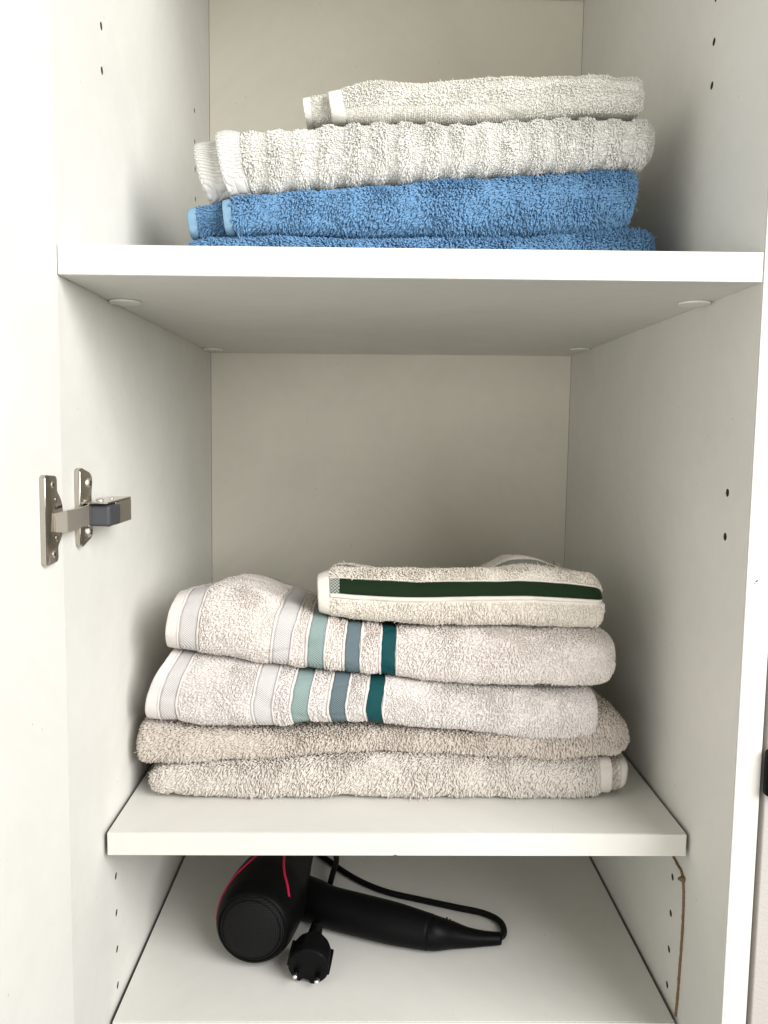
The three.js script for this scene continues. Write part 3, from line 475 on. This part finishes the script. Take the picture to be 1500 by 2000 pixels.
// ------------------------------------------------------------------ hair dryer on the lowest shelf
{
  const hd = thing('hair_dryer', 'black hair dryer with red trim lines, cord and plug on the lowest shelf', 'hair dryer');
  const Y0 = 0.4253;
  // barrel: turned about its axis, air intake towards the viewer
  const R = 0.0365, back = atY(497, 1893, Y0), axisY = Y0 + R + 0.0003;
  const bx = atZ(497, 1822, back.z - 0.012).x, bz = back.z - 0.004;
  const prof = [[0.020, -0.185], [0.0235, -0.186], [0.0250, -0.182], [0.0262, -0.150], [0.0300, -0.115], [0.0350, -0.080], [0.0378, -0.052], [0.0378, -0.034], [0.0370, -0.018], [0.0360, -0.008], [0.0342, -0.001], [0.0318, 0.0035], [0.0304, 0.0042], [0.0296, 0.0030]];
  const turn = (g) => { g.rotateX(Math.PI / 2); return g; };          // lathe axis y -> z
  const barrel = mesh('barrel', turn(new THREE.LatheGeometry(new THREE.SplineCurve(prof.map((p) => new THREE.Vector2(...p))).getPoints(90), 64)), M.blackGloss, hd);
  const place = (m) => { m.position.set(bx, axisY, bz); m.rotation.set(-0.06, -0.12, 0); return m; };
  place(barrel); barrel.position.y += 0.0016;
  const dome = []; for (let i = 0; i <= 14; i++) { const a = i / 14 * Math.PI / 2; dome.push(new THREE.Vector2(0.0297 * Math.sin(a), 0.0030 + 0.0105 * Math.cos(a) - 0.001)); }
  const gr = new THREE.LatheGeometry(dome.reverse(), 56); { const p = gr.attributes.position, u = gr.attributes.uv; for (let i = 0; i < p.count; i++) u.setXY(i, p.getX(i), p.getZ(i)); }
  const grille = place(mesh('intake_grille', turn(gr), M.grille, hd)); grille.position.y += 0.0016;
  for (const rr of [0.0300, 0.0262]) { const ring = place(mesh('grille_ring', turn(new THREE.TorusGeometry(rr, 0.0006, 8, 64).rotateX(Math.PI / 2)), M.blackGloss, hd)); ring.position.y += 0.0016; ring.translateZ(rr > 0.028 ? 0.0040 : 0.0072); }
  // red trim lines lie on the barrel
  const bR = new THREE.SplineCurve(prof.map((p) => new THREE.Vector2(...p)));
  const radAt = (z) => { let best = 0.03, bd = 9; for (let i = 0; i <= 200; i++) { const q = bR.getPoint(i / 200); if (Math.abs(q.y - z) < bd) { bd = Math.abs(q.y - z); best = q.x; } } return best; };
  for (const path of [[[-0.008, 182], [-0.014, 164], [-0.024, 146], [-0.034, 132], [-0.042, 120], [-0.056, 112], [-0.085, 106], [-0.12, 104]], [[-0.012, 36], [-0.022, 46], [-0.032, 56], [-0.042, 62], [-0.060, 68], [-0.085, 72], [-0.12, 74]]]) {
    const c = new THREE.CatmullRomCurve3(path.map(([z, deg]) => { const a = deg * Math.PI / 180, rr = radAt(z) - 0.0001; return new THREE.Vector3(Math.cos(a) * rr, Math.sin(a) * rr, z); }));
    const tr = place(mesh('trim_line', new THREE.TubeGeometry(c, 60, 0.0013, 8), M.red, hd)); tr.position.y += 0.0016;
  }
  // handle: rounded grip lying on the shelf
  const spine = [[560, 1742, 0.020, 0.024], [610, 1757, 0.0195, 0.020], [640, 1770, 0.0190, 0.0190], [700, 1786, 0.0190, 0.0188], [764, 1802, 0.0187, 0.0184], [841, 1821, 0.0160, 0.0156], [846, 1822, 0.0156, 0.0153], [880, 1826, 0.0122, 0.0122], [912, 1831, 0.0090, 0.0092], [945, 1833, 0.0068, 0.007], [977, 1833, 0.0056, 0.0058]];
  function limb(name, list, mat, parent, kRing = 28, sub = 8) {
    const P = list.map(([u, v, r]) => { const q = atY(u, v, Y0 + r + 0.0004); return q; });
    const curve = new THREE.CatmullRomCurve3(P), rad = new THREE.CatmullRomCurve3(list.map((q) => new THREE.Vector3(q[2], q[3], 0))), N = (list.length - 1) * sub, pos = [], idx = [];
    for (let i = 0; i <= N; i++) {
      const t = i / N, u = t * (list.length - 1) / (list.length - 1), p = curve.getPoint(u), tan = curve.getTangent(u), rr = rad.getPoint(u), up = new THREE.Vector3(0, 1, 0), sd = tan.clone().cross(up).normalize(), u2 = sd.clone().cross(tan).normalize();
      for (let j = 0; j < kRing; j++) { const a = j / kRing * Math.PI * 2; pos.push(...p.clone().addScaledVector(sd, Math.cos(a) * rr.y).addScaledVector(u2, Math.sin(a) * rr.x).toArray()); }
      if (i) for (let j = 0; j < kRing; j++) { const a = (i - 1) * kRing + j, b = (i - 1) * kRing + (j + 1) % kRing, c = i * kRing + j, d = i * kRing + (j + 1) % kRing; idx.push(a, b, c, b, d, c); }
    }
    for (const [i, f] of [[0, 0], [N, 1]]) { const cN = pos.length / 3; pos.push(...curve.getPoint(f).toArray()); for (let j = 0; j < kRing; j++) f ? idx.push(cN, i * kRing + j, i * kRing + (j + 1) % kRing) : idx.push(cN, i * kRing + (j + 1) % kRing, i * kRing + j); }
    const g = new THREE.BufferGeometry(); g.setAttribute('position', new THREE.Float32BufferAttribute(pos, 3)); g.setIndex(idx); g.computeVertexNormals(); return mesh(name, g, mat, parent);
  }
  const handle = limb('handle', spine.slice(0, 6), M.blackMatt, hd);
  const end = limb('handle_end', [[832, 1819, 0.0159, 0.0155], [846, 1822, 0.0155, 0.0151], ...spine.slice(7)], M.blackGloss, hd);
  for (let i = 0; i < 5; i++) { const q = atY(872 + i * 7, 1822 + i * 1.2, Y0 + 0.0125 - i * 0.0008), rg = mesh('relief_ring', new THREE.TorusGeometry(0.0126 - i * 0.0010, 0.0008, 8, 28), M.blackMatt, end); rg.position.copy(q); rg.rotation.y = Math.PI / 2 - 0.12; }
  // cord
  const cp = [[970, 1832, 0.0040], [981, 1828, 0.0040], [984, 1815, 0.0042], [974, 1798, 0.0044], [945, 1784, 0.0042], [890, 1772, 0.0038], [820, 1757, 0.0036], [755, 1742, 0.0036], [705, 1722, 0.0036], [668, 1700, 0.0036], [640, 1680, 0.0036], [615, 1664, 0.0036], [585, 1652, 0.0040], [580, 1640, 0.0050], [600, 1632, 0.0050], [630, 1640, 0.0050], [652, 1660, 0.010], [657, 1680, 0.011], [650, 1706, 0.010], [645, 1725, 0.006]].map(([u, v, h]) => atY(u, v, Y0 + h));
  mesh('cord', new THREE.TubeGeometry(new THREE.CatmullRomCurve3(cp), 240, 0.0031, 12), M.cord, hd);
  const c2 = [[604, 1832, 0.013], [612, 1812, 0.010], [622, 1795, 0.006], [640, 1790, 0.0036]].map(([u, v, h]) => atY(u, v, Y0 + h));
  mesh('cord', new THREE.TubeGeometry(new THREE.CatmullRomCurve3(c2), 40, 0.0031, 12), M.cord, hd);
  // plug
  const plug = new THREE.Group(); plug.name = 'plug'; hd.add(plug);
  const pc = atY(607, 1868, Y0 + 0.0185); plug.position.copy(pc); plug.rotation.order = 'YXZ'; plug.rotation.set(0.18, -0.10, -0.20);
  const pl = [[0, -0.034], [0.0045, -0.034], [0.0052, -0.026], [0.0062, -0.022], [0.0105, -0.018], [0.0150, -0.012], [0.0175, -0.006], [0.0182, 0.002], [0.0182, 0.011], [0.0172, 0.0125], [0, 0.0125]].map((p) => new THREE.Vector2(...p));
  const pg = new THREE.LatheGeometry(pl, 40); pg.rotateX(Math.PI / 2); { const p = pg.attributes.position; for (let i = 0; i < p.count; i++) { const x = p.getX(i), y = p.getY(i), z = p.getZ(i); if (z > -0.014 && y < -0.006 && Math.abs(x) < 0.0030) p.setY(i, Math.max(y, -0.0125)); p.setX(i, clamp(p.getX(i), -0.0172, 0.0172)); } pg.computeVertexNormals(); }
  mesh('plug_body', toCreasedNormals(pg, 0.6), M.blackMatt, plug);
  for (let i = 0; i < 4; i++) mesh('relief_ring', new THREE.TorusGeometry(0.0050 - i * 0.0002, 0.0009, 8, 24), M.blackMatt, plug).position.z = -0.0255 - i * 0.0026;
  for (const s of [-1, 1]) {
    mesh('grip_rib', new RoundedBoxGeometry(0.0034, 0.012, 0.018, 3, 0.0012), M.blackMatt, plug).position.set(s * 0.0172, 0, 0.001);
    const sl = mesh('pin_sleeve', new THREE.CylinderGeometry(0.0023, 0.0023, 0.010, 18).rotateX(Math.PI / 2), M.blackGloss, plug); sl.position.set(s * 0.0095, -0.0045, 0.0130);
    const pn = mesh('pin', new THREE.CapsuleGeometry(0.0021, 0.004, 6, 18).rotateX(Math.PI / 2), M.steel, plug); pn.position.set(s * 0.0095, -0.0045, 0.0182);
  }
}

renderer.render(scene, camera);
